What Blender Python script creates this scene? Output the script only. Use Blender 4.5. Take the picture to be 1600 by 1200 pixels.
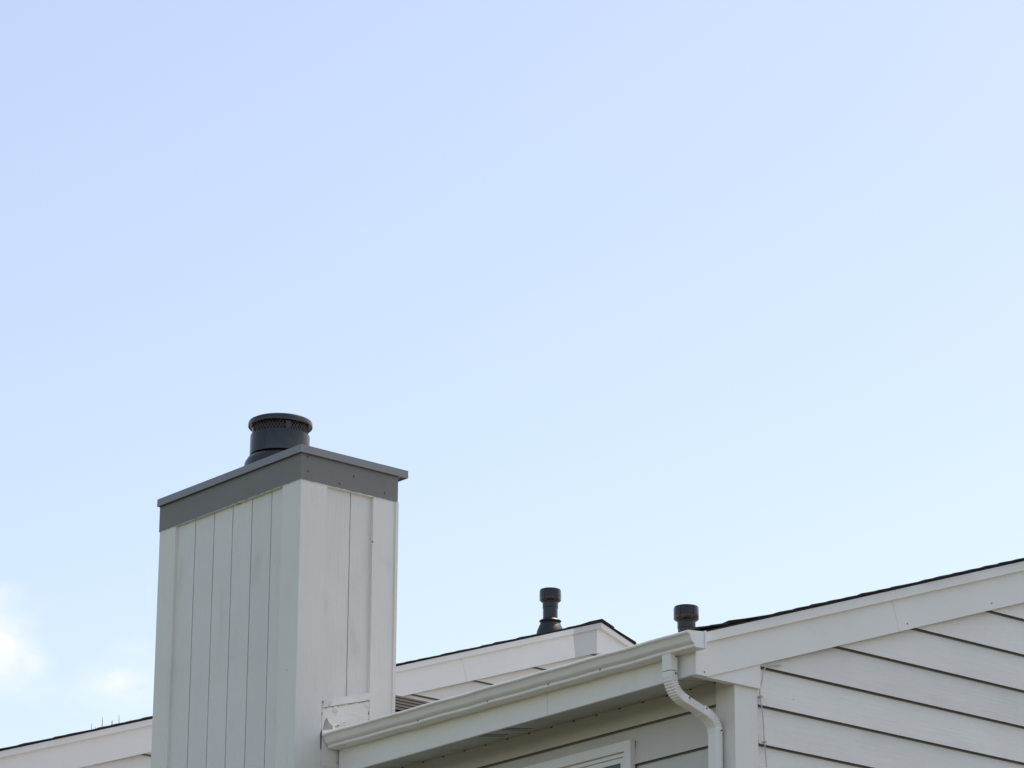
import bpy, bmesh, math, random
from mathutils import Vector, Matrix, noise

random.seed(7)
S = bpy.context.scene
COL = S.collection
for o in list(bpy.data.objects):
    bpy.data.objects.remove(o)

# ---------------------------------------------------------------- camera
F_PX, PITCH, ROLL, YAW = 5742.41, math.radians(18.88546), math.radians(0.38506), math.radians(50.17479)
CAM = Vector((17.707, -13.052, 1.6))
fw = Vector((-math.sin(YAW) * math.cos(PITCH), math.cos(YAW) * math.cos(PITCH), math.sin(PITCH)))
r0 = Vector((math.cos(YAW), math.sin(YAW), 0)); u0 = r0.cross(fw)
rt = math.cos(ROLL) * r0 + math.sin(ROLL) * u0
up = -math.sin(ROLL) * r0 + math.cos(ROLL) * u0
cd = bpy.data.cameras.new('camera'); cam = bpy.data.objects.new('camera', cd); COL.objects.link(cam)
m = Matrix.Identity(4)
for i in range(3):
    m[i][0], m[i][1], m[i][2], m[i][3] = rt[i], up[i], -fw[i], CAM[i]
cam.matrix_world = m
cd.sensor_width = 36.0; cd.lens = 36.0 * F_PX / 1600.0
cd.clip_start = 0.1; cd.clip_end = 5000
S.camera = cam

# ---------------------------------------------------------------- light
SUN_EL, SUN_AZ = math.radians(61), math.radians(-1.5)     # azimuth from +Y towards +X: behind the houses
sun_dir = Vector((math.sin(SUN_AZ) * math.cos(SUN_EL), math.cos(SUN_AZ) * math.cos(SUN_EL), math.sin(SUN_EL)))
W = bpy.data.worlds.new('World'); S.world = W; W.use_nodes = True
wn, wl = W.node_tree.nodes, W.node_tree.links
wn.clear()
wout = wn.new('ShaderNodeOutputWorld'); bg = wn.new('ShaderNodeBackground')
sky = wn.new('ShaderNodeTexSky'); sky.sky_type = 'NISHITA'; sky.sun_disc = False
sky.sun_elevation = SUN_EL; sky.sun_rotation = SUN_AZ
sky.altitude = 0; sky.air_density = 1.0; sky.dust_density = 1.2; sky.ozone_density = 1.0
bg.inputs['Strength'].default_value = 0.1
# thin low cumulus: noise on the sky direction, kept to a low band
tc = wn.new('ShaderNodeTexCoord')
mp = wn.new('ShaderNodeMapping'); mp.inputs['Scale'].default_value = (1, 1, 1.7)
wl.new(tc.outputs['Generated'], mp.inputs['Vector'])
nz = wn.new('ShaderNodeTexNoise'); nz.inputs['Scale'].default_value = 26; nz.inputs['Detail'].default_value = 7
nz.inputs['Roughness'].default_value = 0.55
wl.new(mp.outputs['Vector'], nz.inputs['Vector'])
def wmath(op, a, b=None, c=None):
    n = wn.new('ShaderNodeMath'); n.operation = op
    for i, v in enumerate((a, b, c)):
        if v is None: continue
        if isinstance(v, (int, float)): n.inputs[i].default_value = v
        else: wl.new(v, n.inputs[i])
    return n.outputs[0]
def wblob(d, rx, rz, amp):
    """soft puff round a sky direction"""
    s = wn.new('ShaderNodeVectorMath'); s.operation = 'SUBTRACT'
    wl.new(tc.outputs['Generated'], s.inputs[0]); s.inputs[1].default_value = d
    k = wn.new('ShaderNodeVectorMath'); k.operation = 'MULTIPLY'
    wl.new(s.outputs[0], k.inputs[0]); k.inputs[1].default_value = (1 / rx, 1 / rx, 1 / rz)
    l = wn.new('ShaderNodeVectorMath'); l.operation = 'LENGTH'; wl.new(k.outputs[0], l.inputs[0])
    g = wmath('SUBTRACT', 1.0, l.outputs['Value'])
    return wmath('MULTIPLY', wmath('MAXIMUM', g, -1.5), amp)
puffs = None
for d, rx, rz, amp in [((-0.8240, 0.5080, 0.2540), .019, .015, .42), ((-0.8190, 0.5150, 0.2495), .012, .009, .26),
                       ((-0.8045, 0.5375, 0.2525), .017, .007, .2), ((-0.8060, 0.5360, 0.2440), .030, .012, .16),
                       ((-0.90, 0.36, 0.245), .05, .022, .5), ((-0.97, 0.10, 0.22), .06, .02, .5),
                       ((-0.30, 0.93, 0.20), .06, .02, .45), ((0.45, 0.86, 0.24), .05, .022, .5),
                       ((0.90, -0.36, 0.25), .07, .025, .5), ((-0.55, -0.80, 0.22), .07, .025, .5),
                       ((0.2, -0.95, 0.24), .07, .025, .5)]:
    b = wblob(d, rx, rz, amp)
    puffs = b if puffs is None else wmath('MAXIMUM', puffs, b)
dens = wmath('ADD', puffs, wmath('MULTIPLY', wmath('SUBTRACT', nz.outputs['Fac'], 0.5), 0.85))
mr = wn.new('ShaderNodeMapRange'); mr.interpolation_type = 'SMOOTHSTEP'
mr.inputs['From Min'].default_value = 0.0; mr.inputs['From Max'].default_value = 0.6
mr.inputs['To Min'].default_value = 0.0; mr.inputs['To Max'].default_value = 0.72
wl.new(dens, mr.inputs['Value'])
mixc = wn.new('ShaderNodeMix'); mixc.data_type = 'RGBA'
CLOUD = mixc.inputs['B']; CLOUD.default_value = (6.2, 6.0, 5.9, 1)
wl.new(mr.outputs['Result'], mixc.inputs['Factor'])
wl.new(sky.outputs['Color'], mixc.inputs['A'])
wl.new(mixc.outputs['Result'], bg.inputs['Color'])
wl.new(bg.outputs[0], wout.inputs['Surface'])

sd = bpy.data.lights.new('sun', 'SUN'); sd.energy = 3.0; sd.angle = math.radians(0.5); sd.color = (1, .95, .87)
so = bpy.data.objects.new('sun', sd); COL.objects.link(so)
so.rotation_euler = (-sun_dir).to_track_quat('-Z', 'Y').to_euler()
so.location = (0, 30, 40)

S.view_settings.view_transform = 'Standard'; S.view_settings.look = 'None'
S.view_settings.gamma = 1.0; S.view_settings.use_curve_mapping = False
S.view_settings.exposure = 1.16
S.view_settings.use_white_balance = True          # camera white balance for open shade
S.view_settings.white_balance_temperature = 7850; S.view_settings.white_balance_tint = 14
S.render.engine = 'CYCLES'

# ---------------------------------------------------------------- materials
MATS = {}
def nmath(nt, op, a, b=None, clamp=False):
    n = nt.nodes.new('ShaderNodeMath'); n.operation = op; n.use_clamp = clamp
    for i, v in enumerate((a, b)):
        if v is None: continue
        if isinstance(v, (int, float)): n.inputs[i].default_value = v
        else: nt.links.new(v, n.inputs[i])
    return n.outputs[0]

def paint(name, col, grain='Z', rough=.5, mottle=.06, bump=.25, specks=.5, dirt=.12, vary=.05, spec=.35, grain_scale=60, cracks=0):
    """old brushed paint over wood: mottling, grain relief along one axis, sparse specks, faint grime"""
    M = bpy.data.materials.new(name); M.use_nodes = True; nt = M.node_tree; N = nt.nodes; L = nt.links
    P = N['Principled BSDF']; P.inputs['Roughness'].default_value = rough
    P.inputs['Specular IOR Level'].default_value = spec
    geo = N.new('ShaderNodeNewGeometry')
    def noise_(scale, vec_scale=(1, 1, 1), detail=4, ro=.55):
        mp = N.new('ShaderNodeMapping'); mp.inputs['Scale'].default_value = vec_scale
        L.new(geo.outputs['Position'], mp.inputs['Vector'])
        n = N.new('ShaderNodeTexNoise'); n.inputs['Scale'].default_value = scale
        n.inputs['Detail'].default_value = detail; n.inputs['Roughness'].default_value = ro
        L.new(mp.outputs['Vector'], n.inputs['Vector']); return n.outputs['Fac'], mp
    st = {'X': (.05, 1, 1), 'Y': (1, .05, 1), 'Z': (1, 1, .05)}[grain]
    big, _ = noise_(2.2, detail=5)
    stain, _ = noise_(5.5, {'X': (.5, 1, 1), 'Y': (1, .5, 1), 'Z': (1, 1, .3)}[grain], 6, .65)
    fine, _ = noise_(grain_scale, st, 6, .65)
    grit, _ = noise_(240, detail=3)
    oi = N.new('ShaderNodeObjectInfo')
    v = nmath(nt, 'ADD', 1.0, nmath(nt, 'MULTIPLY', nmath(nt, 'SUBTRACT', big, .5), mottle * 2))
    v = nmath(nt, 'ADD', v, nmath(nt, 'MULTIPLY', nmath(nt, 'SUBTRACT', fine, .5), mottle * .9))
    v = nmath(nt, 'ADD', v, nmath(nt, 'MULTIPLY', nmath(nt, 'SUBTRACT', oi.outputs['Random'], .5), vary))
    # grime in blotches of its own
    g = N.new('ShaderNodeMapRange'); g.inputs['From Min'].default_value = .56; g.inputs['From Max'].default_value = .78
    g.inputs['To Min'].default_value = 0; g.inputs['To Max'].default_value = dirt; L.new(stain, g.inputs['Value'])
    v = nmath(nt, 'MULTIPLY', v, nmath(nt, 'SUBTRACT', 1.0, g.outputs['Result']))
    # sparse specks (nail heads, chips)
    vo = N.new('ShaderNodeTexVoronoi'); vo.inputs['Scale'].default_value = 7.0; vo.inputs['Randomness'].default_value = 1
    L.new(geo.outputs['Position'], vo.inputs['Vector'])
    sp = N.new('ShaderNodeSeparateColor'); L.new(vo.outputs['Color'], sp.inputs['Color'])
    rad = nmath(nt, 'MULTIPLY', sp.outputs['Green'], .032)
    hit = nmath(nt, 'LESS_THAN', vo.outputs['Distance'], rad)
    pick = nmath(nt, 'LESS_THAN', sp.outputs['Red'], specks)
    hit = nmath(nt, 'MULTIPLY', hit, pick)
    v = nmath(nt, 'MULTIPLY', v, nmath(nt, 'SUBTRACT', 1.0, nmath(nt, 'MULTIPLY', hit, .55)))
    ck = None
    if cracks:
        cn, cmp_ = noise_(9 * cracks, {'X': (.22, 1, 1), 'Y': (1, .22, 1), 'Z': (1, 1, .22)}[grain], 8, .75)
        msk, _ = noise_(3.1, detail=2)
        line = nmath(nt, 'LESS_THAN', nmath(nt, 'ABSOLUTE', nmath(nt, 'SUBTRACT', cn, .5)), .0035)
        ck = nmath(nt, 'MULTIPLY', line, nmath(nt, 'GREATER_THAN', msk, .64 - .05 * cracks))
        v = nmath(nt, 'MULTIPLY', v, nmath(nt, 'SUBTRACT', 1.0, nmath(nt, 'MULTIPLY', ck, .03 * cracks)))
    sc = N.new('ShaderNodeVectorMath'); sc.operation = 'SCALE'; sc.inputs[0].default_value = col
    L.new(v, sc.inputs['Scale']); L.new(sc.outputs[0], P.inputs['Base Color'])
    rr = nmath(nt, 'ADD', rough, nmath(nt, 'MULTIPLY', nmath(nt, 'SUBTRACT', stain, .5), .25)); L.new(rr, P.inputs['Roughness'])
    h = nmath(nt, 'ADD', nmath(nt, 'MULTIPLY', fine, 1.0), nmath(nt, 'MULTIPLY', grit, .25))
    if ck is not None: h = nmath(nt, 'SUBTRACT', h, nmath(nt, 'MULTIPLY', ck, .8))
    bp = N.new('ShaderNodeBump'); bp.inputs['Strength'].default_value = bump; bp.inputs['Distance'].default_value = .004
    L.new(h, bp.inputs['Height']); L.new(bp.outputs[0], P.inputs['Normal'])
    MATS[name] = M; return M

def two_tone(name, base, other, zlo, ragged):
    """band paint whose lower edge is cut in by hand: the wall colour shows below a ragged line"""
    M = paint(name, base, 'X', .5, .05, .25, .35, .1, .02); nt = M.node_tree; N = nt.nodes; L = nt.links
    P = N['Principled BSDF']; src = P.inputs['Base Color'].links[0].from_socket
    geo = N.new('ShaderNodeNewGeometry'); sx = N.new('ShaderNodeSeparateXYZ'); L.new(geo.outputs['Position'], sx.inputs[0])
    n = N.new('ShaderNodeTexNoise'); n.inputs['Scale'].default_value = 26; n.inputs['Detail'].default_value = 6
    L.new(geo.outputs['Position'], n.inputs['Vector'])
    edge = nmath(nt, 'ADD', zlo, nmath(nt, 'MULTIPLY', nmath(nt, 'SUBTRACT', n.outputs['Fac'], .47), ragged))
    k = nmath(nt, 'LESS_THAN', sx.outputs['Z'], edge)
    mx = N.new('ShaderNodeMix'); mx.data_type = 'RGBA'; L.new(k, mx.inputs['Factor']); L.new(src, mx.inputs['A'])
    mx.inputs['B'].default_value = (*other, 1); L.new(mx.outputs['Result'], P.inputs['Base Color'])
    return M

def metal(name, col, rough=.35, metallic=0.0, var=.15, scale=14, bump=.1):
    M = bpy.data.materials.new(name); M.use_nodes = True; nt = M.node_tree; N = nt.nodes; L = nt.links
    P = N['Principled BSDF']; P.inputs['Metallic'].default_value = metallic
    geo = N.new('ShaderNodeNewGeometry')
    n = N.new('ShaderNodeTexNoise'); n.inputs['Scale'].default_value = scale; n.inputs['Detail'].default_value = 6
    L.new(geo.outputs['Position'], n.inputs['Vector'])
    v = nmath(nt, 'ADD', 1.0, nmath(nt, 'MULTIPLY', nmath(nt, 'SUBTRACT', n.outputs['Fac'], .5), var * 2))
    sc = N.new('ShaderNodeVectorMath'); sc.operation = 'SCALE'; sc.inputs[0].default_value = col
    L.new(v, sc.inputs['Scale']); L.new(sc.outputs[0], P.inputs['Base Color'])
    L.new(nmath(nt, 'ADD', rough, nmath(nt, 'MULTIPLY', nmath(nt, 'SUBTRACT', n.outputs['Fac'], .5), .3)), P.inputs['Roughness'])
    bp = N.new('ShaderNodeBump'); bp.inputs['Strength'].default_value = bump; bp.inputs['Distance'].default_value = .004
    L.new(n.outputs['Fac'], bp.inputs['Height']); L.new(bp.outputs[0], P.inputs['Normal'])
    MATS[name] = M; return M

def granular(name, c1, c2, scale, rough=.9, bump=.6):
    M = bpy.data.materials.new(name); M.use_nodes = True; nt = M.node_tree; N = nt.nodes; L = nt.links
    P = N['Principled BSDF']; P.inputs['Roughness'].default_value = rough; P.inputs['Specular IOR Level'].default_value = .08
    geo = N.new('ShaderNodeNewGeometry')
    n = N.new('ShaderNodeTexNoise'); n.inputs['Scale'].default_value = scale; n.inputs['Detail'].default_value = 8
    n.inputs['Roughness'].default_value = .7
    L.new(geo.outputs['Position'], n.inputs['Vector'])
    cr = N.new('ShaderNodeValToRGB'); cr.color_ramp.elements[0].color = (*c1, 1); cr.color_ramp.elements[1].color = (*c2, 1)
    cr.color_ramp.elements[0].position = .35; cr.color_ramp.elements[1].position = .68
    L.new(n.outputs['Fac'], cr.inputs[0]); L.new(cr.outputs[0], P.inputs['Base Color'])
    bp = N.new('ShaderNodeBump'); bp.inputs['Strength'].default_value = bump; bp.inputs['Distance'].default_value = .006
    L.new(n.outputs['Fac'], bp.inputs['Height']); L.new(bp.outputs[0], P.inputs['Normal'])
    MATS[name] = M; return M

WALLC = (.60, .60, .585)
paint('chimney_paint', (.82, .81, .76), 'Z', .5, .07, 1.0, .45, .16, .05)
paint('chimney_corner', (.83, .815, .755), 'Z', .5, .06, .5, .6, .16, .03)
two_tone('band_paint', (.215, .212, .195), (.76, .76, .74), 8.4735, .013)
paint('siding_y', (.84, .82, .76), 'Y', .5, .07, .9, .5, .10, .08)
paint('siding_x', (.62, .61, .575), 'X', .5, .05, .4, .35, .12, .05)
paint('trim_y', (.88, .87, .825), 'Y', .5, .04, .16, .35, .08, .04)
paint('trim_x', (.87, .865, .83), 'X', .5, .04, .16, .45, .10, .04)
paint('trim_z', (.81, .80, .745), 'Z', .5, .05, .25, .45, .14, .04)
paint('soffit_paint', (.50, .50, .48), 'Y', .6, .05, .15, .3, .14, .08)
paint('white_y', (.90, .885, .85), 'Y', .45, .04, .14, .25, .06, .02)
paint('white_siding', (.80, .78, .73), 'Y', .5, .05, .4, .3, .10, .05)
paint('grey_primer', (.62, .63, .63), 'Y', .55, .04, .12, .2, .06, .02)
paint('window_paint', (.80, .80, .77), 'X', .45, .03, .1, .2, .06, .02)
paint('worn_paint', (.82, .81, .78), 'Y', .6, .08, 1.0, .6, .2, .03, grain_scale=34, cracks=2)
metal('gutter_metal', (.88, .87, .84), .32, 0, .05, 9, .06)
metal('downspout_metal', (.87, .86, .83), .34, 0, .05, 12, .06)
metal('cap_metal', (.24, .25, .255), .33, 0, .10, 10, .06)
metal('flue_metal', (.070, .069, .066), .28, .85, .55, 7, .10)
metal('screen_metal', (.13, .125, .115), .55, .3, .3, 30, .1)
metal('black_metal', (.02, .02, .022), .5, 0, .3, 20, .1)
metal('vent_plastic', (.026, .024, .021), .18, 0, .4, 22, .1)
metal('rubber', (.025, .026, .028), .5, 0, .3, 25, .1)
metal('dark_gap', (.03, .03, .03), .9, 0, .2, 20, 0)
metal('screw_metal', (.04, .035, .03), .6, 0, .2, 50, 0)
metal('cable_sheath', (.52, .50, .46), .6, 0, .15, 40, .1)
metal('torn_grey', (.34, .35, .35), .8, 0, .25, 40, .5)
metal('lap_shade', (.19, .185, .17), .85, 0, .25, 18, .2)
metal('sheathing', (.30, .28, .25), .9, 0, .2, 6, .1)
granular('asphalt_shingle', (.145, .147, .147), (.29, .29, .285), 160)
granular('asphalt_edge', (.03, .03, .031), (.11, .105, .10), 90)
granular('dark_shingle', (.018, .018, .019), (.05, .048, .046), 160)
granular('lawn', (.035, .044, .02), (.075, .082, .045), 9)
granular('paving', (.055, .055, .054), (.10, .098, .095), 30)
granular('bark', (.05, .045, .04), (.12, .11, .10), 30)
def glass(name):
    M = bpy.data.materials.new(name); M.use_nodes = True; P = M.node_tree.nodes['Principled BSDF']
    P.inputs['Base Color'].default_value = (.03, .035, .04, 1); P.inputs['Roughness'].default_value = .05
    P.inputs['Specular IOR Level'].default_value = .6
    MATS[name] = M
glass('window_glass')

# ---------------------------------------------------------------- helpers
def tag(o, label=None, cat=None, group=None, kind=None):
    if label: o['label'] = label
    if cat: o['category'] = cat
    if group: o['group'] = group
    if kind: o['kind'] = kind
    return o

def thing(name, loc, label, cat, group=None):
    o = bpy.data.objects.new(name, None); COL.objects.link(o); o.location = loc
    o.empty_display_size = .2
    return tag(o, label, cat, group)

def world_loc(o):
    v = Vector(o.location)
    while o.parent: o = o.parent; v += Vector(o.location)
    return v

def link(name, bm, mat, parent=None, smooth=False, bevel=0, seg=1):
    """bmesh in world coordinates -> one object with its origin at the box centre, parented without rotation"""
    if bevel:
        es = [e for e in bm.edges if len(e.link_faces) == 2 and e.calc_face_angle(0) > .6]
        bmesh.ops.bevel(bm, geom=es, offset=bevel, segments=seg, affect='EDGES', clamp_overlap=True)
    bmesh.ops.recalc_face_normals(bm, faces=bm.faces)
    xs = [v.co for v in bm.verts]
    lo = Vector((min(v.x for v in xs), min(v.y for v in xs), min(v.z for v in xs)))
    hi = Vector((max(v.x for v in xs), max(v.y for v in xs), max(v.z for v in xs)))
    c = (lo + hi) / 2
    for v in bm.verts: v.co -= c
    me = bpy.data.meshes.new(name); bm.to_mesh(me); bm.free()
    me.materials.append(MATS[mat])
    if smooth:
        for p in me.polygons: p.use_smooth = True
        if smooth != 'all': me.set_sharp_from_angle(angle=math.radians(smooth))
    o = bpy.data.objects.new(name, me); COL.objects.link(o)
    if parent:
        o.parent = parent; o.location = c - world_loc(parent)
    else: o.location = c
    return o

def bm_box(bm, x0, x1, y0, y1, z0, z1):
    v = [bm.verts.new((x, y, z)) for x in (x0, x1) for y in (y0, y1) for z in (z0, z1)]
    for f in ((0, 1, 3, 2), (4, 6, 7, 5), (0, 4, 5, 1), (2, 3, 7, 6), (0, 2, 6, 4), (1, 5, 7, 3)):
        bm.faces.new([v[i] for i in f])
    return bm

def box(name, x0, x1, y0, y1, z0, z1, mat, parent=None, bevel=.002):
    return link(name, bm_box(bmesh.new(), x0, x1, y0, y1, z0, z1), mat, parent, bevel=bevel)

def prism(name, poly, axis, a0, a1, mat, parent=None, bevel=.002, smooth=False):
    """polygon in the two other axes, extruded along axis from a0 to a1"""
    bm = bmesh.new()
    def P(a, q):
        return {'X': (a, q[0], q[1]), 'Y': (q[0], a, q[1]), 'Z': (q[0], q[1], a)}[axis]
    A = [bm.verts.new(P(a0, q)) for q in poly]; B = [bm.verts.new(P(a1, q)) for q in poly]
    n = len(poly)
    bm.faces.new(A); bm.faces.new(B[::-1])
    for i in range(n): bm.faces.new((A[i], A[(i + 1) % n], B[(i + 1) % n], B[i]))
    return link(name, bm, mat, parent, bevel=bevel, smooth=smooth)

def bm_hex(bm, pts):
    """8 points: 4 of one end, 4 of the other, same order"""
    v = [bm.verts.new(p) for p in pts]
    for f in ((0, 1, 2, 3), (7, 6, 5, 4), (0, 4, 5, 1), (1, 5, 6, 2), (2, 6, 7, 3), (3, 7, 4, 0)):
        bm.faces.new([v[i] for i in f])
    return bm

def lathe(name, prof, c, mat, parent, n=48, smooth=35, closed_top=False):
    bm = bmesh.new(); rings = []
    for r, z in prof:
        rings.append([bm.verts.new((c[0] + r * math.cos(2 * math.pi * i / n), c[1] + r * math.sin(2 * math.pi * i / n), z)) for i in range(n)])
    for a, b in zip(rings, rings[1:]):
        for i in range(n): bm.faces.new((a[i], a[(i + 1) % n], b[(i + 1) % n], b[i]))
    if closed_top:
        bm.faces.new(rings[-1]); bm.faces.new(rings[0][::-1])
    return link(name, bm, mat, parent, smooth=smooth)

def tube(name, pts, rad, mat, parent=None, n=8):
    bm = bmesh.new(); rings = []
    pts = [Vector(p) for p in pts]
    for i, p in enumerate(pts):
        d = (pts[min(i + 1, len(pts) - 1)] - pts[max(i - 1, 0)]).normalized()
        a = d.cross(Vector((.31, .87, .11))).normalized(); b = d.cross(a)
        r = rad[i] if isinstance(rad, (list, tuple)) else rad
        rings.append([bm.verts.new(p + r * (math.cos(2 * math.pi * k / n) * a + math.sin(2 * math.pi * k / n) * b)) for k in range(n)])
    for a, b in zip(rings, rings[1:]):
        for k in range(n): bm.faces.new((a[k], a[(k + 1) % n], b[(k + 1) % n], b[k]))
    bm.faces.new(rings[0][::-1]); bm.faces.new(rings[-1])
    return link(name, bm, mat, parent, smooth='all')

def bez(pts, n=10):
    """Catmull-Rom through points"""
    P = [Vector(p) for p in pts]; P = [2 * P[0] - P[1]] + P + [2 * P[-1] - P[-2]]; out = []
    for i in range(1, len(P) - 2):
        for k in range(n):
            t = k / n; a, b, c, d = P[i - 1:i + 3]
            out.append(.5 * ((2 * b) + (-a + c) * t + (2 * a - 5 * b + 4 * c - d) * t * t + (-a + 3 * b - 3 * c + d) * t ** 3))
    out.append(P[-2]); return out

T = 0.3456                       # roof pitch (rise over run), both houses

# ---------------------------------------------------------------- ground
def sheet(name, x0, x1, y0, y1, z, mat, kind='structure'):
    bm = bmesh.new(); v = [bm.verts.new(p) for p in ((x0, y0, z), (x1, y0, z), (x1, y1, z), (x0, y1, z))]; bm.faces.new(v)
    o = link(name, bm, mat); o['kind'] = kind; return o
sheet('ground', -600, 600, -600, 600, 0, 'lawn')
sheet('bounce_paving', 4.6, 90, -60, 90, .004, 'paving')  # out-of-view paving, added for its bounce light on the +X faces
sheet('pavement', -70, 4.5, -15, -12.0, .004, 'paving')

# ---------------------------------------------------------------- lap siding
EXPO, BH = .2235, .246
def lap(name, axis, plane, sgn, z0, a0, a1, b0, b1, mat, parent, z1=None):
    """one lap board; a0..a1 extent along the wall at its foot, b0..b1 at its head"""
    z1 = z1 or z0 + BH
    k = (z1 - z0) / BH
    prof = [(.0065, z0), (.0095, z0), (.0095, z0 + .012), (.0290, z0 + .009), (.0290 - .0250 * k, z1), (.0065 - .0055 * k, z1)]
    bm = bmesh.new(); loops = []
    for lo, hi in ((a0, b0), (a1, b1)):
        row = []
        for j, (d, z) in enumerate(prof):
            t = lo + (hi - lo) * (z - z0) / (z1 - z0)
            row.append(bm.verts.new((plane + sgn * d, t, z) if axis == 'Y' else (t, plane + sgn * d, z)))
        loops.append(row)
    n = len(prof)
    for j in range(n): bm.faces.new((loops[0][j], loops[0][(j + 1) % n], loops[1][(j + 1) % n], loops[1][j]))
    bm.faces.new(loops[0][::-1]); bm.faces.new(loops[1])
    o = link(name, bm, mat, parent, bevel=.001)
    o.data.materials.append(MATS['lap_shade'])        # shadow line under each lap, painted dark on the lower edge
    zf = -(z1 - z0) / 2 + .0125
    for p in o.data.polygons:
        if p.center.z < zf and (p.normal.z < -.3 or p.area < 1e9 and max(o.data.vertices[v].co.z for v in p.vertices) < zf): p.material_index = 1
    return o

def gable_boards(parent, plane, rows, line, ridge_y, y_min, mat, joints, back=True, z_floor=-9):
    """boards of a gable wall facing +X, cut under the rake; line(Y) = z of the cut on the front slope"""
    def ystart(z): return max(y_min, ridge_y + (z - line(ridge_y)) / T)
    zpk = line(ridge_y)
    for i, z in enumerate(rows):
        z1 = min(z + BH, zpk - .02)
        if z1 - z < .04: continue
        a0, b0 = ystart(z), ystart(z1)
        a1, b1 = 2 * ridge_y - a0, 2 * ridge_y - b0
        j = joints.get(i)
        if j is None: j = random.uniform(max(a0, b0) + .1 * (a1 - a0), .5 * (a0 + a1)) if a1 - a0 > 5 else None
        if j is None or not (max(a0, b0) + .02 < j < min(a1, b1) - .02):
            lap('siding_board', 'Y', plane, 1, z, a0, a1, b0, b1, mat, parent, z1)
        else:
            lap('siding_board', 'Y', plane, 1, z, a0, j - .0015, b0, j - .0015, mat, parent, z1)
            lap('siding_board', 'Y', plane + .0006, 1, z - .001, j + .0015, a1, j + .0015, b1, mat, parent, z1)

# ---------------------------------------------------------------- roofs of shingle courses
def edge_mat(o):
    """granules only on the weather face; cut edges and the back are black asphalt"""
    o.data.materials.append(MATS['asphalt_edge'])
    for p in o.data.polygons:
        if p.normal.z < .6: p.material_index = 1
    return o

def roof(parent, x0, x1, y_e, z_e, ridge_y, wob_x1=True, seed=1):
    """z_e: underside height at the eave line y_e. Deck + courses on both slopes + ridge caps."""
    rnd = random.Random(seed)
    zr = z_e + (ridge_y - y_e) * T
    D = .007
    deck = prism('roof', [(y_e, z_e), (ridge_y, zr), (2 * ridge_y - y_e, z_e), (2 * ridge_y - y_e, z_e + D), (ridge_y, zr + D), (y_e, z_e + D)],
                 'X', x0, x1 - .02, 'asphalt_edge', parent, bevel=0)
    n = int((ridge_y - y_e) / .132)
    for side in (1, -1):
        for k in range(n + 1):
            bm = bmesh.new()
            ya = y_e - .02 + k * .132; yb = min(ya + .27, ridge_y)
            if yb - ya < .03: continue
            xs = [x1 - d for d in (0, .05, .10, .17, .26, .4)]
            x = x1 - .65
            while x > x0: xs.append(x); x -= .35
            xs.append(x0)
            xs[0] += rnd.uniform(-.010, .006)
            lift0 = rnd.uniform(0, .002); curl = rnd.uniform(-.001, .003)
            if side == 1 and k < 4: curl += (.016, .008, .013, .004)[k]; lift0 += .003
            rows = []
            for i, xx in enumerate(xs):
                c = curl * max(0, 1 - i / 2.2) + rnd.uniform(0, .0018)
                th = rnd.uniform(.0045, .0065)
                za = z_e + (ya - y_e) * T + D + .0035 + lift0 + c
                zb = z_e + (yb - y_e) * T + D + .0008 + c * .25
                jy = rnd.uniform(-.006, .006)
                Y = lambda q: q if side == 1 else 2 * ridge_y - q
                rows.append([bm.verts.new((xx, Y(ya + jy), za)), bm.verts.new((xx, Y(yb), zb)),
                             bm.verts.new((xx, Y(yb), zb + .003)), bm.verts.new((xx, Y(ya + jy), za + th))])
            for p, q in zip(rows, rows[1:]):
                for j in range(4): bm.faces.new((p[j], p[(j + 1) % 4], q[(j + 1) % 4], q[j]))
            bm.faces.new(rows[0]); bm.faces.new(rows[-1][::-1])
            edge_mat(link('shingle_course', bm, 'asphalt_shingle', deck))
    # ridge caps
    x = x1 - .004; zc = zr + D + .010
    while x > x0 + .3:
        bm = bmesh.new(); h = rnd.uniform(.0, .004)
        A = [(-.14, -.14 * T), (0, 0), (.14, -.14 * T)]
        pts = []
        for xx, up_ in ((x, .004 + h * .5), (x - .28, 0)):
            pts.append([bm.verts.new((xx, ridge_y + a, zc + b + up_)) for a, b in A] + [bm.verts.new((xx, ridge_y + a, zc + b + up_ + .005)) for a, b in A[::-1]])
        for j in range(6): bm.faces.new((pts[0][j], pts[0][(j + 1) % 6], pts[1][(j + 1) % 6], pts[1][j]))
        bm.faces.new(pts[0]); bm.faces.new(pts[1][::-1])
        edge_mat(link('ridge_cap', bm, 'asphalt_shingle', deck))
        x -= .2
    return deck

# ================================================================= main townhouse
XW = 3.188                     # sheathing plane of the gable wall
YW = .693                      # sheathing plane of the eave wall
RIDGE = 8.40
ROW0 = 6.335                   # foot of one siding row on both walls
house = thing('townhouse', (0, 8.4, 0), 'grey lap-sided house with white gutter under its eave and a gable on the right', 'house')
ROWS = [ROW0 + EXPO * k for k in range(-28, 14) if ROW0 + EXPO * k > .1]
# structural core behind the boards
EAVE_Z = 6.904 - .414 * T      # underside line of shingles at Y = 0
def under(y): return EAVE_Z + y * T
prism('wall', [(YW, .05), (YW, 6.66), (YW + .2, under(YW + .2) - .10), (RIDGE, under(RIDGE) - .10), (2 * RIDGE - YW, 6.66), (2 * RIDGE - YW, .05)],
      'X', -4.88, XW, 'sheathing', house, bevel=0)
gable_boards(house, XW, ROWS, lambda y: under(y) - .13, RIDGE, .842, 'siding_y', {i: 3.06 for i, z in enumerate(ROWS) if abs(z - (ROW0 + 5 * EXPO)) < .01})
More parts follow.
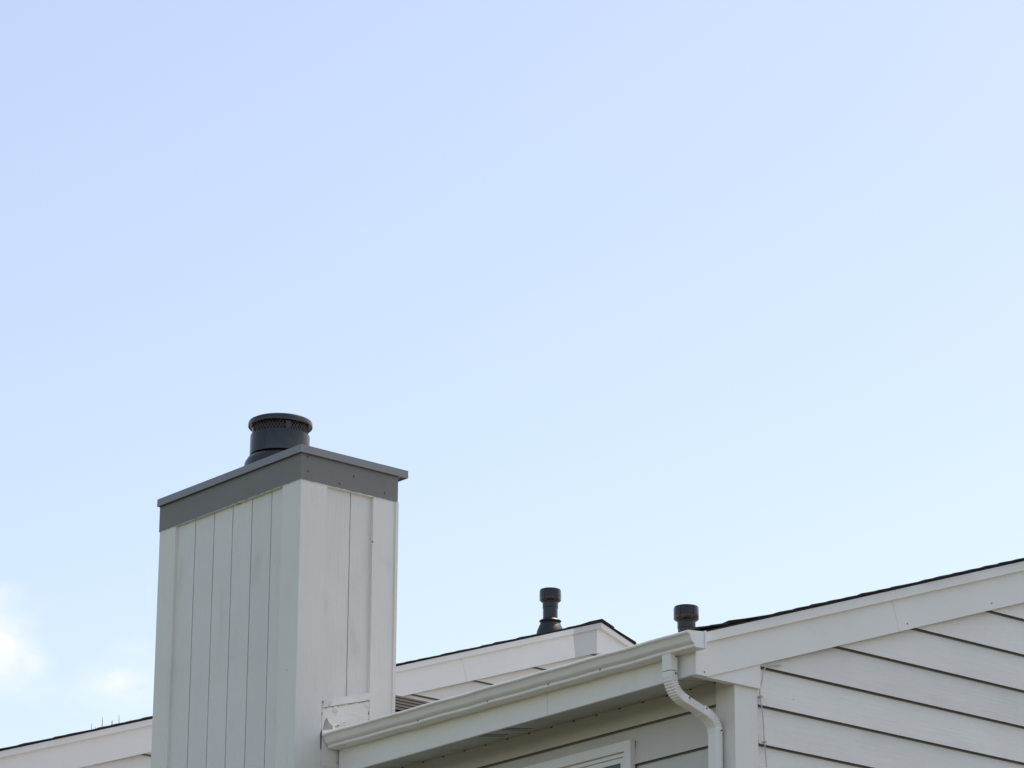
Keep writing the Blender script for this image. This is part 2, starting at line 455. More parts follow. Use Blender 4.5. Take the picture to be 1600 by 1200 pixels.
# eave wall boards (window opening left free)
WX0, WX1, WZ0, WZ1 = 1.42, 2.372, 5.05, 6.484
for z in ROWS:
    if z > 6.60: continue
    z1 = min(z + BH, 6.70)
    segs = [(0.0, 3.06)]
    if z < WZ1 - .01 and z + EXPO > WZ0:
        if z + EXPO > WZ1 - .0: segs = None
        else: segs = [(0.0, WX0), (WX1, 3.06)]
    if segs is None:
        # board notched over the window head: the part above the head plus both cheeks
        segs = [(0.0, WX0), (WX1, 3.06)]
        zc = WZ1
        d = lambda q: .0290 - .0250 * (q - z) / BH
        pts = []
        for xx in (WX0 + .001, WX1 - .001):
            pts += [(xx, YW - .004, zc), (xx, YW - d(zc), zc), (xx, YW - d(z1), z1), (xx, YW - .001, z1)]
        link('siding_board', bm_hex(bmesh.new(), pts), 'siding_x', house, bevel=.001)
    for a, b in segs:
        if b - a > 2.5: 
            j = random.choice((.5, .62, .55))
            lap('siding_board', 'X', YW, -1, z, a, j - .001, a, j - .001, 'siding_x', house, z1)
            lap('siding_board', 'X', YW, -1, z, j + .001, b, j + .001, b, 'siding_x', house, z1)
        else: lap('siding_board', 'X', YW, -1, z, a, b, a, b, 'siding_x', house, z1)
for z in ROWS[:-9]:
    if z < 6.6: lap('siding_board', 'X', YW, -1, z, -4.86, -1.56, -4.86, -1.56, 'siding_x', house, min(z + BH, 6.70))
# corner boards
box('corner_board', 3.064, 3.2135, .660, YW, .06, 6.70, 'trim_z', house, .003)
box('corner_board', XW, 3.2165, .6605, .836, .06, 6.655, 'trim_z', house, .003)
# window
win = box('window', WX0 + .055, WX1 - .055, .672, .70, WZ0 + .06, WZ1 - .055, 'window_paint', house, .002)
def frame(name, x0, x1, z0, z1, w, y0, y1, mat, parent):
    bm = bmesh.new()
    bm_box(bm, x0, x1, y0, y1, z1 - w, z1); bm_box(bm, x0, x1, y0, y1, z0, z0 + w)
    bm_box(bm, x0, x0 + w, y0 + .0008, y1, z0 + w, z1 - w); bm_box(bm, x1 - w, x1, y0 + .0008, y1, z0 + w, z1 - w)
    return link(name, bm, mat, parent, bevel=.0015)
frame('casing', WX0, WX1, WZ0, WZ1, .058, .634, .672, 'window_paint', win)
frame('frame', WX0 + .060, WX1 - .060, WZ0 + .06, WZ1 - .060, .022, .652, .673, 'window_paint', win)
frame('sash', WX0 + .084, WX1 - .084, WZ0 + .09, WZ1 - .085, .030, .660, .674, 'window_paint', win)
box('pane', WX0 + .114, WX1 - .114, .668, .671, WZ0 + .12, WZ1 - .115, 'window_glass', win, 0)
box('sill', WX0 - .03, WX1 + .03, .620, .66, WZ0 - .045, WZ0 - .002, 'window_paint', win, .004)
# fascia
FY = .333
for a, b, dz in ((.018, 1.994, -.010), (1.997, 3.236, 0.0)):
    bm = bmesh.new(); z0l, z0r = 6.636 + (a / 3.24) * .014, 6.636 + (b / 3.24) * .014
    pts = []
    for x, zb in ((a, z0l), (b, z0r)):
        pts += [(x, FY, zb), (x, FY, 6.875), (x, FY + .022, 6.882), (x, FY + .022, zb + .002)]
    link('fascia_board', bm_hex(bm, pts), 'trim_x', house, bevel=.0025)
box('fascia_board', -4.86, -1.56, FY, FY + .022, 6.63, 6.88, 'trim_x', house, .0025)
# soffit panels, rising slightly to the wall
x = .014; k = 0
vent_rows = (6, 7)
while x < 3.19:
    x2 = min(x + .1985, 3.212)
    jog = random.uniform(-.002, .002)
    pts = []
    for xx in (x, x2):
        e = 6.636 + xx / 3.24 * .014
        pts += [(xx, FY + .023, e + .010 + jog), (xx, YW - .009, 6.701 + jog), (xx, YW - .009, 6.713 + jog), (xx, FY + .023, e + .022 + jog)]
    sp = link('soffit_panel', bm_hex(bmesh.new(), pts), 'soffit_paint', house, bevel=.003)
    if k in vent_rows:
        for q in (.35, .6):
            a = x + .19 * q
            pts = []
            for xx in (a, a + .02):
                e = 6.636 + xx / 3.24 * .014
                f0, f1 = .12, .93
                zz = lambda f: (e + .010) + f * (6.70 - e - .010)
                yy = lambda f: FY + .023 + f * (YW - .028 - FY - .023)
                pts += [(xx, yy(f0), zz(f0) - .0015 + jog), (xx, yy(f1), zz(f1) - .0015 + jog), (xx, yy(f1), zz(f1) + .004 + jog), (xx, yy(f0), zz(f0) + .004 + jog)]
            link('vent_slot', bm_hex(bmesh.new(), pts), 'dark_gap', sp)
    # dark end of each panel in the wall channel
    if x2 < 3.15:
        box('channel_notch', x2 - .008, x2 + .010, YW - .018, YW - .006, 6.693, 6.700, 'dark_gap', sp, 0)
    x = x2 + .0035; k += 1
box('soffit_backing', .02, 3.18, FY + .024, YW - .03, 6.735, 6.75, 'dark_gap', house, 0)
# boxed eave return (pork chop) and rake boards on the gable
def rb(y): return 6.796 + (y - .847) * T          # bottom of rake board
prism('eave_return', [(.345, 6.6495), (.841, 6.6525), (.841, rb(.841) + .03), (.427, rb(.427) + .03)], 'X', 3.19, 3.238, 'trim_y', house, .002)
def rake(parent, xf, thick, poly, mat, name='rake_board', bevel=.003):
    return prism(name, poly, 'X', xf - thick, xf, mat, parent, bevel)
def slab(y0, y1, lo, hi, sk0=0, sk1=0):
    """band between two lines of pitch T; sk: how far the upper end leans in y (square-cut joints)"""
    return [(y0, lo(y0)), (y1, lo(y1)), (y1 + sk1, hi(y1 + sk1)), (y0 + sk0, hi(y0 + sk0))]
top = lambda y: under(y) - .006
J = 1.950
rake(house, 3.252, .030, [(FY + .002, 6.6485), (.424, 6.6505), (J, rb(J)), (J - .067, top(J - .067)), (FY + .002, top(FY + .002))], 'trim_y')
rake(house, 3.2515, .030, slab(J + .003, RIDGE, rb, top, -.067, 0), 'trim_y')
mir = lambda poly, r: [(2 * r - y, z) for y, z in poly]
rake(house, 3.252, .030, mir(slab(.34, RIDGE, rb, top), RIDGE), 'trim_y')
tl = lambda y: under(y) - .060
tt = lambda y: under(y) - .003
rake(house, 3.282, .0295, slab(FY + .012, J - .052, tl, tt), 'trim_y', 'rake_moulding', .002)
rake(house, 3.2815, .0295, slab(J - .050, RIDGE, tl, tt), 'trim_y', 'rake_moulding', .002)
rake(house, 3.282, .0295, mir(slab(.34, RIDGE, tl, tt), RIDGE), 'trim_y', 'rake_moulding', .002)
for y, dz in ((2.02, .035), (.40, .03), (2.75, .04)):
    lathe_c = (3.2525, y, rb(y) + dz)
    bm = bmesh.new()
    bmesh.ops.create_circle(bm, cap_ends=True, radius=.005, segments=8, matrix=Matrix.Translation(lathe_c) @ Matrix.Rotation(math.pi / 2, 4, 'Y'))
    bmesh.ops.translate(bm, verts=bm.verts, vec=(.0006, 0, 0))
    link('nail_head', bm, 'screw_metal', house)
# roof and cricket behind the chimney
main_roof = roof(house, -4.86, 3.300, .300, under(.300), RIDGE, seed=11)
bm = bmesh.new()
RZ = 7.452; yb = .775
zr_ = under(yb) + .03
yv = (RZ - EAVE_Z - .03) / T
A = bm.verts.new((-.77, yb, RZ)); B = bm.verts.new((-.77, yv, RZ)); Cc = bm.verts.new((.10, yb, zr_)); Dd = bm.verts.new((-1.64, yb, zr_))
bm.faces.new((A, Cc, B)); bm.faces.new((A, B, Dd)); bm.faces.new((A, Dd, Cc)); bm.faces.new((B, Cc, Dd))
cr = link('chimney_cricket', bm, 'dark_shingle', house)
# shingle courses on the cricket slope that faces the gable
n = 6
for i in range(n):
    t0, t1 = i / n, min(1, (i + 1.5) / n)   # lapped
    def edge(t):   # line parallel to the ridge, t=0 valley corner, t=1 ridge
        a = Vector((.10, yb, zr_)).lerp(Vector((-.77, yb, RZ)), t)
        b = Vector((.10, yb, zr_)).lerp(Vector((-.77, yv, RZ)), t); return a, b
    a0, b0 = edge(t0); a1, b1 = edge(t1)
    nn = Vector((RZ - zr_, 0, .87)).normalized()
    pts = [a0 + nn * .007, b0 + nn * .007, b0 + nn * .014, a0 + nn * .014, a1 + nn * .002, b1 + nn * .002, b1 + nn * .006, a1 + nn * .006]
    if (b0 - a0).length < .02: continue
    link('shingle_course', bm_hex(bmesh.new(), [pts[0], pts[1], pts[2], pts[3], pts[4], pts[5], pts[6], pts[7]]), 'dark_shingle', cr)

# ================================================================= neighbouring house
XN = -4.9; NR = 6.775; NS = 9.754     # gable face of the rake, ridge Y, shingle underside at ridge
def nu(y): return NS + (y - NR) * T
nb = thing('neighbouring_house', (-8.6, NR, 0), 'white-trimmed house behind the chimney, its gable peak showing over the gutter', 'house')
NROWS = [8.808 + .2225 * k for k in range(-39, 6) if 8.808 + .2225 * k > .1]
NE = -1.9
prism('wall', [(NE + .4, .05), (NE + .4, nu(NE + .4) - .12), (NR, nu(NR) - .12), (2 * NR - NE - .4, nu(NE + .4) - .12), (2 * NR - NE - .4, .05)],
      'X', -12.4, XN - .062, 'sheathing', nb, bevel=0)
_e = EXPO; EXPO = .2225
gable_boards(nb, XN - .060, NROWS, lambda y: nu(y) - .13, NR, NE + .55, 'white_siding', {})
EXPO = _e
nrb = lambda y: nu(y) - .258
ntop = lambda y: nu(y) - .006
ntl = lambda y: nu(y) - .050
ntt = lambda y: nu(y) - .003
NJ = 5.345
def nrake(poly, mat, nm='rake_board', xf=XN, th=.030, bv=.003): return rake(nb, xf, th, poly, mat, nm, bv)
nrake(slab(NE, NJ, nrb, ntop, 0, -.077), 'white_y')
nrake(slab(NJ + .003, 6.512, nrb, ntop, -.077, -.03), 'white_y', xf=XN - .0005)
tag(nrake(slab(6.5125, 6.752, nrb, ntop, -.03, 0), 'grey_primer', xf=XN - .0002), 'bare grey end piece of the rake board below the peak')
nrake([(6.7525, nrb(6.7525)), (NR + .02, nrb(NR - .02)), (2 * NR - NE, nrb(NE)), (2 * NR - NE, ntop(NE)), (NR, ntop(NR)), (6.7525, ntop(6.7525))], 'white_y')
nrake(slab(NE, NJ - .06, ntl, ntt), 'white_y', 'rake_moulding', XN + .030, .0295, .002)
nrake(slab(NJ - .058, 6.470, ntl, ntt), 'white_y', 'rake_moulding', XN + .0295, .0292, .002)
nrake(slab(6.471, NR - .001, ntl, ntt), 'grey_primer', 'rake_moulding', XN + .030, .0295, .002)
nrake(mir(slab(NE, NR - .001, ntl, ntt), NR), 'white_y', 'rake_moulding', XN + .030, .0295, .002)
box('fascia_board', -12.4, XN - .03, NE - .02, NE, nu(NE) - .25, nu(NE), 'trim_x', nb)
roof(nb, -12.5, XN + .046, NE, nu(NE), NR, seed=23)
# siding on the front wall of the neighbour, out of the picture to the left
box('front_wall', -12.4, XN - .06, NE + .36, NE + .4, .05, nu(NE + .4) - .13, 'siding_x', nb)

# ================================================================= chimney
ch = thing('chimney', (-.77, .38, 0), 'tall pale grey board-clad chimney with a dark grey band under its flat cap', 'chimney')
CX0, CY1 = -1.543, .764
CZ = 8.476                                          # foot of the dark band
box('core', CX0 + .045, -.045, .045, CY1 - .045, .02, 8.62, 'dark_gap', ch, 0)
PT = 8.50
REC = .020                                          # planks lie back from the corner boards
# corner boards
box('corner_board', -.192, 0, 0, .046, .02, CZ + .002, 'chimney_corner', ch, .003)
box('corner_board', -.046, .0012, .0015, .205, .02, CZ - .001, 'chimney_corner', ch, .003)
box('corner_board', CX0, -1.362, 0, .046, .02, CZ + .001, 'chimney_corner', ch, .003)
box('corner_board', -.046, .0008, .574, CY1, .02, CZ - .002, 'chimney_corner', ch, .003)
box('corner_board', CX0 - .001, CX0 + .046, .0012, .18, .02, CZ, 'chimney_corner', ch, .003)
box('corner_board', CX0 - .001, CX0 + .046, .58, CY1, .02, CZ, 'chimney_corner', ch, .003)
box('corner_bead', -.010, .011, CY1 - .016, CY1 + .006, .02, CZ - .004, 'chimney_corner', ch, .004)
edges = [-1.362, -1.163, -.954, -.750, -.541, -.332, -.192]
for a, b in zip(edges, edges[1:]):
    g = .0042
    box('plank', a + (g if a != edges[0] else 0), b - (g if b != edges[-1] else 0), REC + random.uniform(-.0008, .0008), .046, .02, PT, 'chimney_paint', ch, .002)
redges = [.205, .410, .574]
for i, (a, b) in enumerate(zip(redges, redges[1:])):
    g = .0030
    box('plank', -.046, -.024 + (.0, .001)[i], a + (g if i else .005), b - g * (1 - i), .02, PT, 'chimney_paint', ch, .002)
box('plank', CX0 + REC, CX0 + .046, .18, .58, .02, PT, 'chimney_paint', ch, .002)
box('plank', CX0 + .046, -.046, CY1 - .046, CY1 - .01, .02, PT, 'chimney_paint', ch, .002)
# dark band
BT = 8.655
box('band_board', CX0 - .004, .0042, -.004, .03, CZ - .004, BT, 'band_paint', ch, .003)
box('band_board', -.03, .0040, .0305, CY1 + .004, CZ - .006, BT, 'band_paint', ch, .003)
box('band_board', CX0 - .0042, CX0 + .03, .0305, CY1 + .004, CZ - .004, BT, 'band_paint', ch, .003)
box('band_board', CX0 + .031, -.031, CY1 - .03, CY1 + .004, CZ - .004, BT, 'band_paint', ch, .003)
for y, z in ((.045, 8.63), (.05, 8.535), (.30, 8.505), (.66, 8.515), (.41, 8.575)):
    box('nail_mark', .0040, .0050, y - .004, y + .004, z - .008, z + .006, 'screw_metal', ch, 0)
# sheet-metal top with a turned-down rim
OV = .050; TZ = 8.695; RZ0 = 8.645
bm = bmesh.new()
OL, OF, OR, OB = .010, .022, .022, .070            # overhang: left, front, right, back
def rect(o, z): return [bm.verts.new(p) for p in ((CX0 - OL - o, -OF - o, z), (OR + o, -OF - o, z), (OR + o, CY1 + OB + o, z), (CX0 - OL - o, CY1 + OB + o, z))]
apex = [bm.verts.new(p) for p in ((-.95, .30, TZ + .012), (-.55, .30, TZ + .012), (-.55, .46, TZ + .012), (-.95, .46, TZ + .012))]
r1, r2, r2b, r3, r4 = rect(0, TZ), rect(.001, RZ0 + .008), rect(.0012, RZ0), rect(-.005, RZ0), rect(-.005, RZ0 + .012)
r5 = rect(-.08, RZ0 + .012)
bm.faces.new(apex)
for A_, B_ in ((apex, r1), (r1, r2), (r2, r2b), (r2b, r3), (r3, r4), (r4, r5)):
    for i in range(4): bm.faces.new((A_[i], A_[(i + 1) % 4], B_[(i + 1) % 4], B_[i]))
bm.faces.new(r5)
link('cap', bm, 'cap_metal', ch, bevel=.0012)
# flue with storm collar, band, mesh and lid
FC = (-.805, .415)
flue = lathe('flue', [(.150, 8.70), (.150, 9.05)], FC, 'black_metal', ch, 48)
lathe('storm_collar', [(.244, 8.700), (.240, 8.780), (.226, 8.850), (.207, 8.882), (.197, 8.889), (.155, 8.892)], FC, 'flue_metal', flue, 56)
lathe('flue_band', [(.188, 8.905), (.1955, 8.901), (.1945, 9.032), (.1935, 9.039), (.188, 9.040), (.186, 8.905)], FC, 'flue_metal', flue, 64)
box('seam', FC[0] + .075, FC[0] + .078, FC[1] - .182, FC[1] - .1785, 8.905, 9.035, 'flue_metal', flue, 0)
lathe('lid', [(.02, 9.112), (.200, 9.106), (.206, 9.098), (.2105, 9.102), (.2110, 9.122), (.207, 9.133), (.190, 9.142), (.10, 9.150), (.001, 9.153)], FC, 'flue_metal', flue, 64)
# expanded metal screen: two families of crossing strands
bm = bmesh.new(); R = .180; nst = 52
for fam in (1, -1):
    for k in range(nst):
        prev = None
        for q in range(5):
            t = q / 4; a = 2 * math.pi * (k + fam * t * 2.2) / nst; z = 9.032 + t * .078
            d = Vector((math.cos(a), math.sin(a), 0)); rr = R + fam * .0008
            ring = [bm.verts.new(Vector((FC[0], FC[1], z)) + d * (rr + s) + Vector((0, 0, w))) for s, w in ((-.002, -.0022), (.002, -.0022), (.002, .0022), (-.002, .0022))]
            if prev:
                for j in range(4): bm.faces.new((prev[j], prev[(j + 1) % 4], ring[(j + 1) % 4], ring[j]))
            prev = ring
link('screen', bm, 'screen_metal', flue)
lathe('inner_pipe', [(.150, 9.02), (.150, 9.105)], FC, 'black_metal', flue, 40)
for a in (-20, 70, 160, 250):
    a = math.radians(a); d = Vector((math.cos(a), math.sin(a), 0)); e = Vector((-d.y, d.x, 0)); c = Vector((FC[0], FC[1], 0))
    pts = []
    for z in (9.02, 9.108):
        for s, w in ((.183, -.017), (.187, -.017), (.187, .017), (.183, .017)): pts.append(tuple(c + d * s + e * w + Vector((0, 0, z))))
    link('strap', bm_hex(bmesh.new(), pts), 'flue_metal', flue)
# repaired foot of the right face where it meets the roof edge: board, ledge strip, torn flap
pt = lambda y: 7.086 + (y - .2) * .292
prism('patch_board', [(.207, 6.05), (.568, 6.05), (.568, pt(.568) - .052), (.207, pt(.207) - .052)], 'X', -.040, .0035, 'worn_paint', ch, .003)
prism('patch_ledge', [(.204, pt(.204) - .049), (.569, pt(.569) - .049), (.569, pt(.569)), (.204, pt(.204))], 'X', -.040, .0085, 'worn_paint', ch, .003)
# cracked lip of old caulk along the joint
rnd = random.Random(5)
bm = bmesh.new(); prev = None
for i in range(40):
    y = .207 + i * .0092; z = pt(y) - .051 + rnd.uniform(-.005, .004); h = rnd.uniform(.0004, .0026)
    cur = [bm.verts.new((.0036, y, z - h)), bm.verts.new((.0092, y, z - h * .6)), bm.verts.new((.0092, y, z + h * .5)), bm.verts.new((.0036, y, z + h))]
    if prev:
        for j in range(4): bm.faces.new((prev[j], prev[(j + 1) % 4], cur[(j + 1) % 4], cur[j]))
    prev = cur
link('cracked_caulk', bm, 'torn_grey', ch)
prism('gutter_end_shade', [(.196, 6.875), (.204, 6.90), (.225, 6.905), (.21, 6.86), (.225, 6.80), (.262, 6.772), (.300, 6.762), (.295, 6.748), (.215, 6.756), (.200, 6.78)], 'X', -.01, .0025, 'dark_gap', ch, 0)  # dark plate standing in for the shade behind the gutter's left end
prism('torn_flap', [(.213, 6.90), (.285, 6.915), (.282, 6.935), (.256, 6.950), (.238, 6.978), (.228, 6.962)], 'X', .004, .010, 'torn_grey', ch, .0015)
for y, z, w, h in ((.206, 7.07, .004, .03), (.566, 7.06, .004, .03), (.567, 6.99, .006, .02), (.565, 7.02, .004, .012), (.33, 6.945, .010, .010), (.315, 6.935, .018, .006), (.206, 7.00, .003, .022)):
    bm = bmesh.new(); vs = []
    for k in range(7):
        a = 2 * math.pi * k / 7; q = rnd.uniform(.5, 1.1)
        vs.append(bm.verts.new((.0046 if z < pt(y) - .055 else .0094, y + math.cos(a) * w * q, z + math.sin(a) * h * .5 * q)))
    bm.faces.new(vs); link('paint_chip', bm, 'screw_metal', ch)
bm = bmesh.new(); vs = []
for k in range(6):
    a = 2 * math.pi * k / 6; vs.append(bm.verts.new((.0016, .572 + math.cos(a) * .007, 8.175 + math.sin(a) * .006)))
bm.faces.new(vs); link('knot_hole', bm, 'screw_metal', ch)

# ================================================================= gutter with downspout
gt = thing('rain_gutter', (1.65, .27, 6.77), 'white metal gutter along the eave with a downspout elbowing back to the wall', 'gutter')
GY = .200                                           # front lip
prof_o = [(FY - .002, 6.872), (FY - .002, 6.776), (.256, 6.775), (.2500, 6.7765), (.2485, 6.780), (.2485, 6.788), (.2510, 6.7910), (.2520, 6.7935), (.245, 6.7965), (.2335, 6.8015), (.2265, 6.809),
          (.2225, 6.819), (.2185, 6.830), (.2135, 6.8395), (.2095, 6.8435), (.2025, 6.8455), (.1995, 6.849), (.1985, 6.855), (.2015, 6.8595), (.2095, 6.860)]
def gutter_profile():
    P = [Vector((0, y, z)) for y, z in prof_o]; inner = []
    for i, p in enumerate(P):
        d = (P[min(i + 1, len(P) - 1)] - P[max(i - 1, 0)]).normalized()
        nrm = Vector((0, d.z, -d.y))
        inner.append(p - nrm * .0016)
    return P, inner
O_, I_ = gutter_profile()
cen = Vector((0, .27, 6.83))
bm = bmesh.new(); rings = []
NXG = 34
for i in range(NXG):
    t = i / (NXG - 1); x = .014 + t * (3.334 - .014)
    sag = (1 - t) * .013 + .0016 * math.sin(i * 1.3) + .0004 * math.sin(i * 2.9 + 1)
    push = .0016 * math.sin(i * .9 + 2) + .0003 * math.sin(i * 2.3)
    ring = []
    for p in O_ + I_[::-1]:
        wy = push * max(0, (FY - p.y) / .13)
        ring.append(bm.verts.new((x, p.y + wy, p.z + sag)))
    rings.append(ring)
nn = len(rings[0])
for a, b in zip(rings, rings[1:]):
    for j in range(nn): bm.faces.new((a[j], a[(j + 1) % nn], b[(j + 1) % nn], b[j]))
bm.faces.new(rings[0]); bm.faces.new(rings[-1][::-1])
link('trough', bm, 'gutter_metal', gt, smooth=20)
end = [(y, z) for y, z in prof_o]
def shrink(k): return [(.272 + (y - .272) * k, 6.822 + (z - 6.822) * k) for y, z in end]
prism('end_cap', shrink(1.02), 'X', 3.3335, 3.3375, 'gutter_metal', gt, .0008)
prism('end_cap', [(y, z + .013) for y, z in shrink(1.0)], 'X', .0112, .0142, 'gutter_metal', gt, .0005)
prism('end_cap_flange', [(FY - .010, 6.775), (FY + .002, 6.775), (FY + .002, 6.876), (FY - .010, 6.876)], 'X', 3.336, 3.343, 'gutter_metal', gt, .001)
# downspout: rounded-rectangle section swept in the plane of the outlet
DX = 3.10
def section(wx, wy, groove=0, rad=.010, n=4):
    pts = []
    hx, hy = wx / 2, wy / 2
    for cx, cy, a0 in ((hx - rad, hy - rad, 0), (-hx + rad, hy - rad, 90), (-hx + rad, -hy + rad, 180), (hx - rad, -hy + rad, 270)):
        for k in range(n + 1):
            a = math.radians(a0 + 90 * k / n); pts.append([cx + rad * math.cos(a), cy + rad * math.sin(a)])
    if groove:
        out = []
        for i, p in enumerate(pts):
            q = pts[(i + 1) % len(pts)]; out.append(p)
            L_ = math.hypot(q[0] - p[0], q[1] - p[1])
            if L_ > .02:
                nseg = 5 if L_ > .04 else 3
                nx, ny = (q[1] - p[1]) / L_, -(q[0] - p[0]) / L_
                for k in range(1, 2 * nseg):
                    t = k / (2 * nseg); dd = -groove if k % 2 else groove * .2
                    out.append([p[0] + (q[0] - p[0]) * t + nx * dd, p[1] + (q[1] - p[1]) * t + ny * dd])
        pts = out
    return pts
def sweep(name, path, wx, wy, parent, crimp=None, groove=0, flare=0):
    """path in (Y,Z); crimp: list of 0..1 weights per ring for elbow pleats on the inner side"""
    sec = section(wx, wy, groove); bm = bmesh.new(); rings = []
    P = [Vector((p[0], p[1])) for p in path]
    for i, p in enumerate(P):
        d = (P[min(i + 1, len(P) - 1)] - P[max(i - 1, 0)]).normalized()
        nrm = Vector((-d.y, d.x))        # section's local y
        ring = []
        for sx, sy in sec:
            s = 1.0
            if crimp and crimp[i]:
                s = 1 - crimp[i] * (.26 if i % 2 else -.10)
            ring.append(bm.verts.new((DX + sx * s, p.x + nrm.x * sy * s, p.y + nrm.y * sy * s)))
        rings.append(ring)
    n = len(sec)
    for a, b in zip(rings, rings[1:]):
        for j in range(n): bm.faces.new((a[j], a[(j + 1) % n], b[(j + 1) % n], b[j]))
    bm.faces.new(rings[0][::-1]); bm.faces.new(rings[-1])
    return link(name, bm, 'downspout_metal', parent, smooth=14)
WXS, WYS = .076, .056
def arc(p0, d0, p1, d1, n):
    P = []
    k = (Vector(p1) - Vector(p0)).length * .42
    a, b, c, d = Vector(p0), Vector(p0) + Vector(d0) * k, Vector(p1) - Vector(d1) * k, Vector(p1)
    for i in range(n):
        t = i / (n - 1); P.append((1 - t) ** 3 * a + 3 * t * (1 - t) ** 2 * b + 3 * t * t * (1 - t) * c + t ** 3 * d)
    return P
DG = Vector((.955, -.297)).normalized()
Y0 = .280
ds = sweep('downspout', [(.618, 6.410), (.618, 3.0), (.618, .25)], WXS - .003, WYS - .003, gt)
sweep('outlet', [(Y0, 6.778), (Y0, 6.684)], WXS + .001, WYS + .001, ds)
NE_ = 27
def pleat(n, e=5): return [0 if i < e or i >= n - e else .55 * math.sin(math.pi * (i - e + .5) / (n - 2 * e)) ** .5 for i in range(n)]
e1 = arc((Y0, 6.680), (0, -1), (.385, 6.535), DG, NE_)
sweep('elbow', e1, WXS - .002, WYS - .002, ds, pleat(NE_))
sweep('offset_pipe', [(.366, 6.541), (.42, 6.541 - .054 * .311), (.520, 6.541 - .154 * .311)], WXS - .006, WYS - .006, ds, groove=.0022)
e2 = arc((.500, 6.4995), DG, (.618, 6.385), (0, -1), NE_)
sweep('elbow', e2, WXS, WYS, ds, pleat(NE_))
def screw(x, y, z, ax):
    bm = bmesh.new()
    rot = Matrix.Rotation(math.pi / 2, 4, 'Y' if ax == 'X' else 'X')
    bmesh.ops.create_cone(bm, cap_ends=True, radius1=.0055, radius2=.0045, depth=.006, segments=10, matrix=Matrix.Translation((x, y, z)) @ rot)
    link('screw', bm, 'screw_metal', ds)
hx = DX + WXS / 2
screw(hx + .001, Y0 + .012, 6.764, 'X'); screw(hx + .001, Y0 + .010, 6.668, 'X')
screw(hx - .001, .392, 6.546, 'X'); screw(hx, .520, 6.505, 'X'); screw(hx + .001, .630, 6.398, 'X')
for x in (2.55, 1.55, .9, 2.1):
    box('rivet', x, x + .008, .2435, .2475, 6.786 + (1 - x / 3.33) * .013, 6.792 + (1 - x / 3.33) * .013, 'screw_metal', gt, 0)

# ================================================================= vent pipes
def vent(x, y, zt, boot_z, label, boot=True):
    v = thing('vent_pipe', (x, y, boot_z), label, 'vent pipe', 'plumbing vents on the roofs')
    lathe('pipe', [(.063, boot_z), (.063, zt - .118), (.066, zt - .117), (.066, zt - .150 + .05)], (x, y), 'vent_plastic', v, 32)
    lathe('coupling', [(.0635, zt - .165), (.0668, zt - .163), (.0668, zt - .120), (.0635, zt - .118)], (x, y), 'vent_plastic', v, 32)
    cap = lathe('cap', [(.060, zt - .108), (.074, zt - .108), (.088, zt - .098), (.090, zt - .092), (.090, zt - .070), (.0885, zt - .068), (.0885, zt - .064), (.0905, zt - .062), (.0905, zt - .012), (.088, zt - .003), (.080, zt), (.001, zt + .002)],
                (x, y), 'vent_plastic', v, 40)
    for a in range(0, 360, 72):
        a = math.radians(a - 76); d = Vector((math.cos(a), math.sin(a), 0)); e = Vector((-d.y, d.x, 0)); c = Vector((x, y, 0)); pts = []
        for z in (zt - .090, zt - .006):
            for s, w in ((.086, -.008), (.0945, -.006), (.0945, .006), (.086, .008)): pts.append(tuple(c + d * s + e * w + Vector((0, 0, z))))
        link('rib', bm_hex(bmesh.new(), pts), 'vent_plastic', cap, bevel=.001)
    if boot:
        b = lathe('boot', [(.125, boot_z - .04), (.112, boot_z + .02), (.082, boot_z + .092), (.064, boot_z + .108)], (x, y), 'rubber', v, 36)
        lathe('collar', [(.062, boot_z + .124), (.092, boot_z + .108), (.0945, boot_z + .104), (.090, boot_z + .098), (.062, boot_z + .092)], (x, y), 'rubber', b, 36)
    return v
vent(-5.15, 6.448, 10.036, 9.655, 'black vent pipe on the far roof near its gable peak, ringed collar showing', True)
vent(-1.34, 4.5, 8.742, 8.345, 'black vent pipe rising behind the right end of the gutter', True)

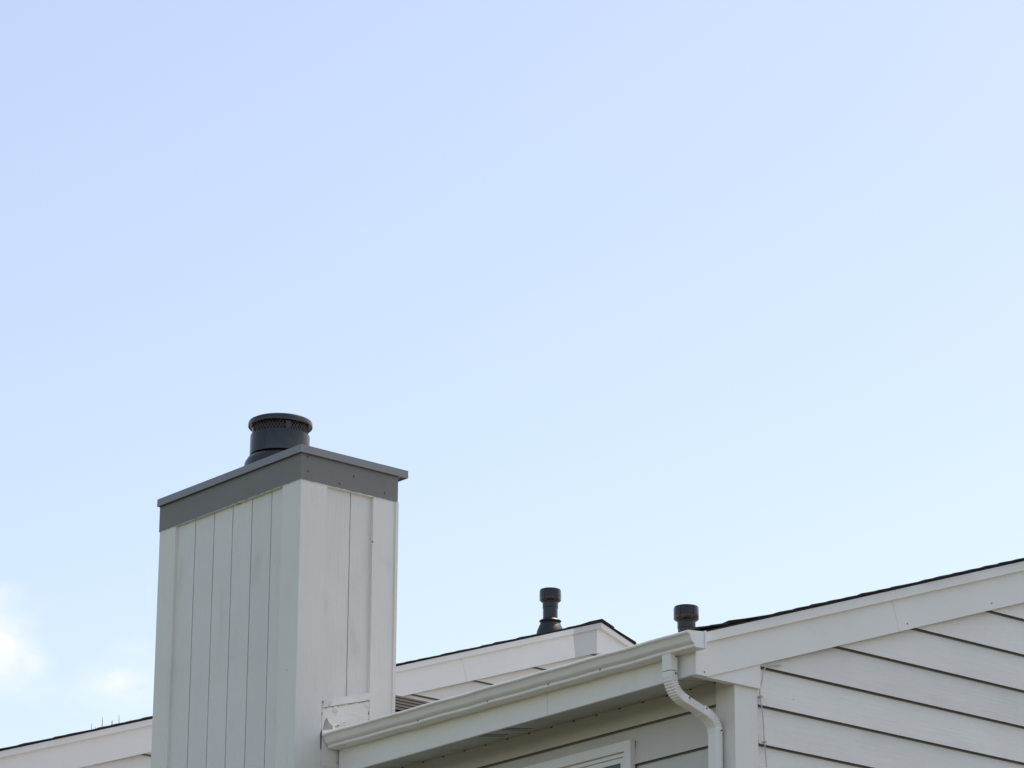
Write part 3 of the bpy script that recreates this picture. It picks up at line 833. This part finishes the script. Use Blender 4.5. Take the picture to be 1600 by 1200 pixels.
# ================================================================= cable on the gable
cb = thing('wall_cable', (3.23, .86, .02), 'thin pale cable clipped down the gable siding beside the corner board', 'cable')
pts = bez([(3.222, 1.02, 6.822), (3.236, .945, 6.805), (3.238, .885, 6.785), (3.241, .862, 6.755), (3.240, .850, 6.70), (3.226, .846, 6.645), (3.224, .852, 6.590), (3.226, .862, 6.534),
           (3.228, .869, 6.44), (3.227, .874, 6.353), (3.230, .882, 6.25), (3.228, .880, 6.10), (3.228, .870, 5.6), (3.228, .866, 4.5), (3.228, .866, 3.0), (3.228, .866, .02)], 8)
tube('sheath', pts, .0034, 'cable_sheath', cb, 8)
for y, z in ((.850, 6.612), (.874, 6.357), (.874, 5.8)):
    box('clip', 3.214, 3.233, y - .006, y + .013, z - .004, z + .004, 'cable_sheath', cb, .001)

# ================================================================= bare tree far behind, only its top twigs clear the roof
tr = thing('bare_tree', (-20.0, 11.8, 0), 'leafless tree behind the house, only twig tips clearing the left roof edge', 'tree')
rnd = random.Random(3)
tube('trunk', bez([(-20.0, 11.8, 0), (-20.05, 11.85, 3), (-19.95, 11.75, 6), (-20.0, 11.8, 9.0)], 6), [.22 - .16 * i / 18 for i in range(19)], 'bark', tr, 10)
tips = [(-20.155, 11.70, 12.44), (-20.12, 11.74, 12.40), (-20.04, 11.787, 12.52), (-19.965, 11.875, 12.47), (-19.96, 11.89, 12.48), (-19.90, 11.94, 12.54)]
for t in tips:
    a = Vector((-20.0, 11.8, rnd.uniform(7.6, 8.8))); t = Vector(t)
    mid = a.lerp(t, .5) + Vector((rnd.uniform(-.3, .3), rnd.uniform(-.3, .3), .1))
    P = bez([a, mid, a.lerp(t, .85) + Vector((rnd.uniform(-.05, .05), rnd.uniform(-.05, .05), 0)), t], 6)
    tube('branch', P, [.03 * (1 - i / (len(P) - 1)) + .0022 for i in range(len(P))], 'bark', tr, 6)
for k in range(14):
    a = Vector((-20.0, 11.8, rnd.uniform(4, 8.5))); an = rnd.uniform(0, 6.28); L_ = rnd.uniform(1.2, 2.4)
    t = a + Vector((math.cos(an) * L_, math.sin(an) * L_, rnd.uniform(.6, 1.5)))
    P = bez([a, a.lerp(t, .5) + Vector((0, 0, -.15)), t], 6)
    tube('branch', P, [.04 * (1 - i / (len(P) - 1)) + .004 for i in range(len(P))], 'bark', tr, 6)
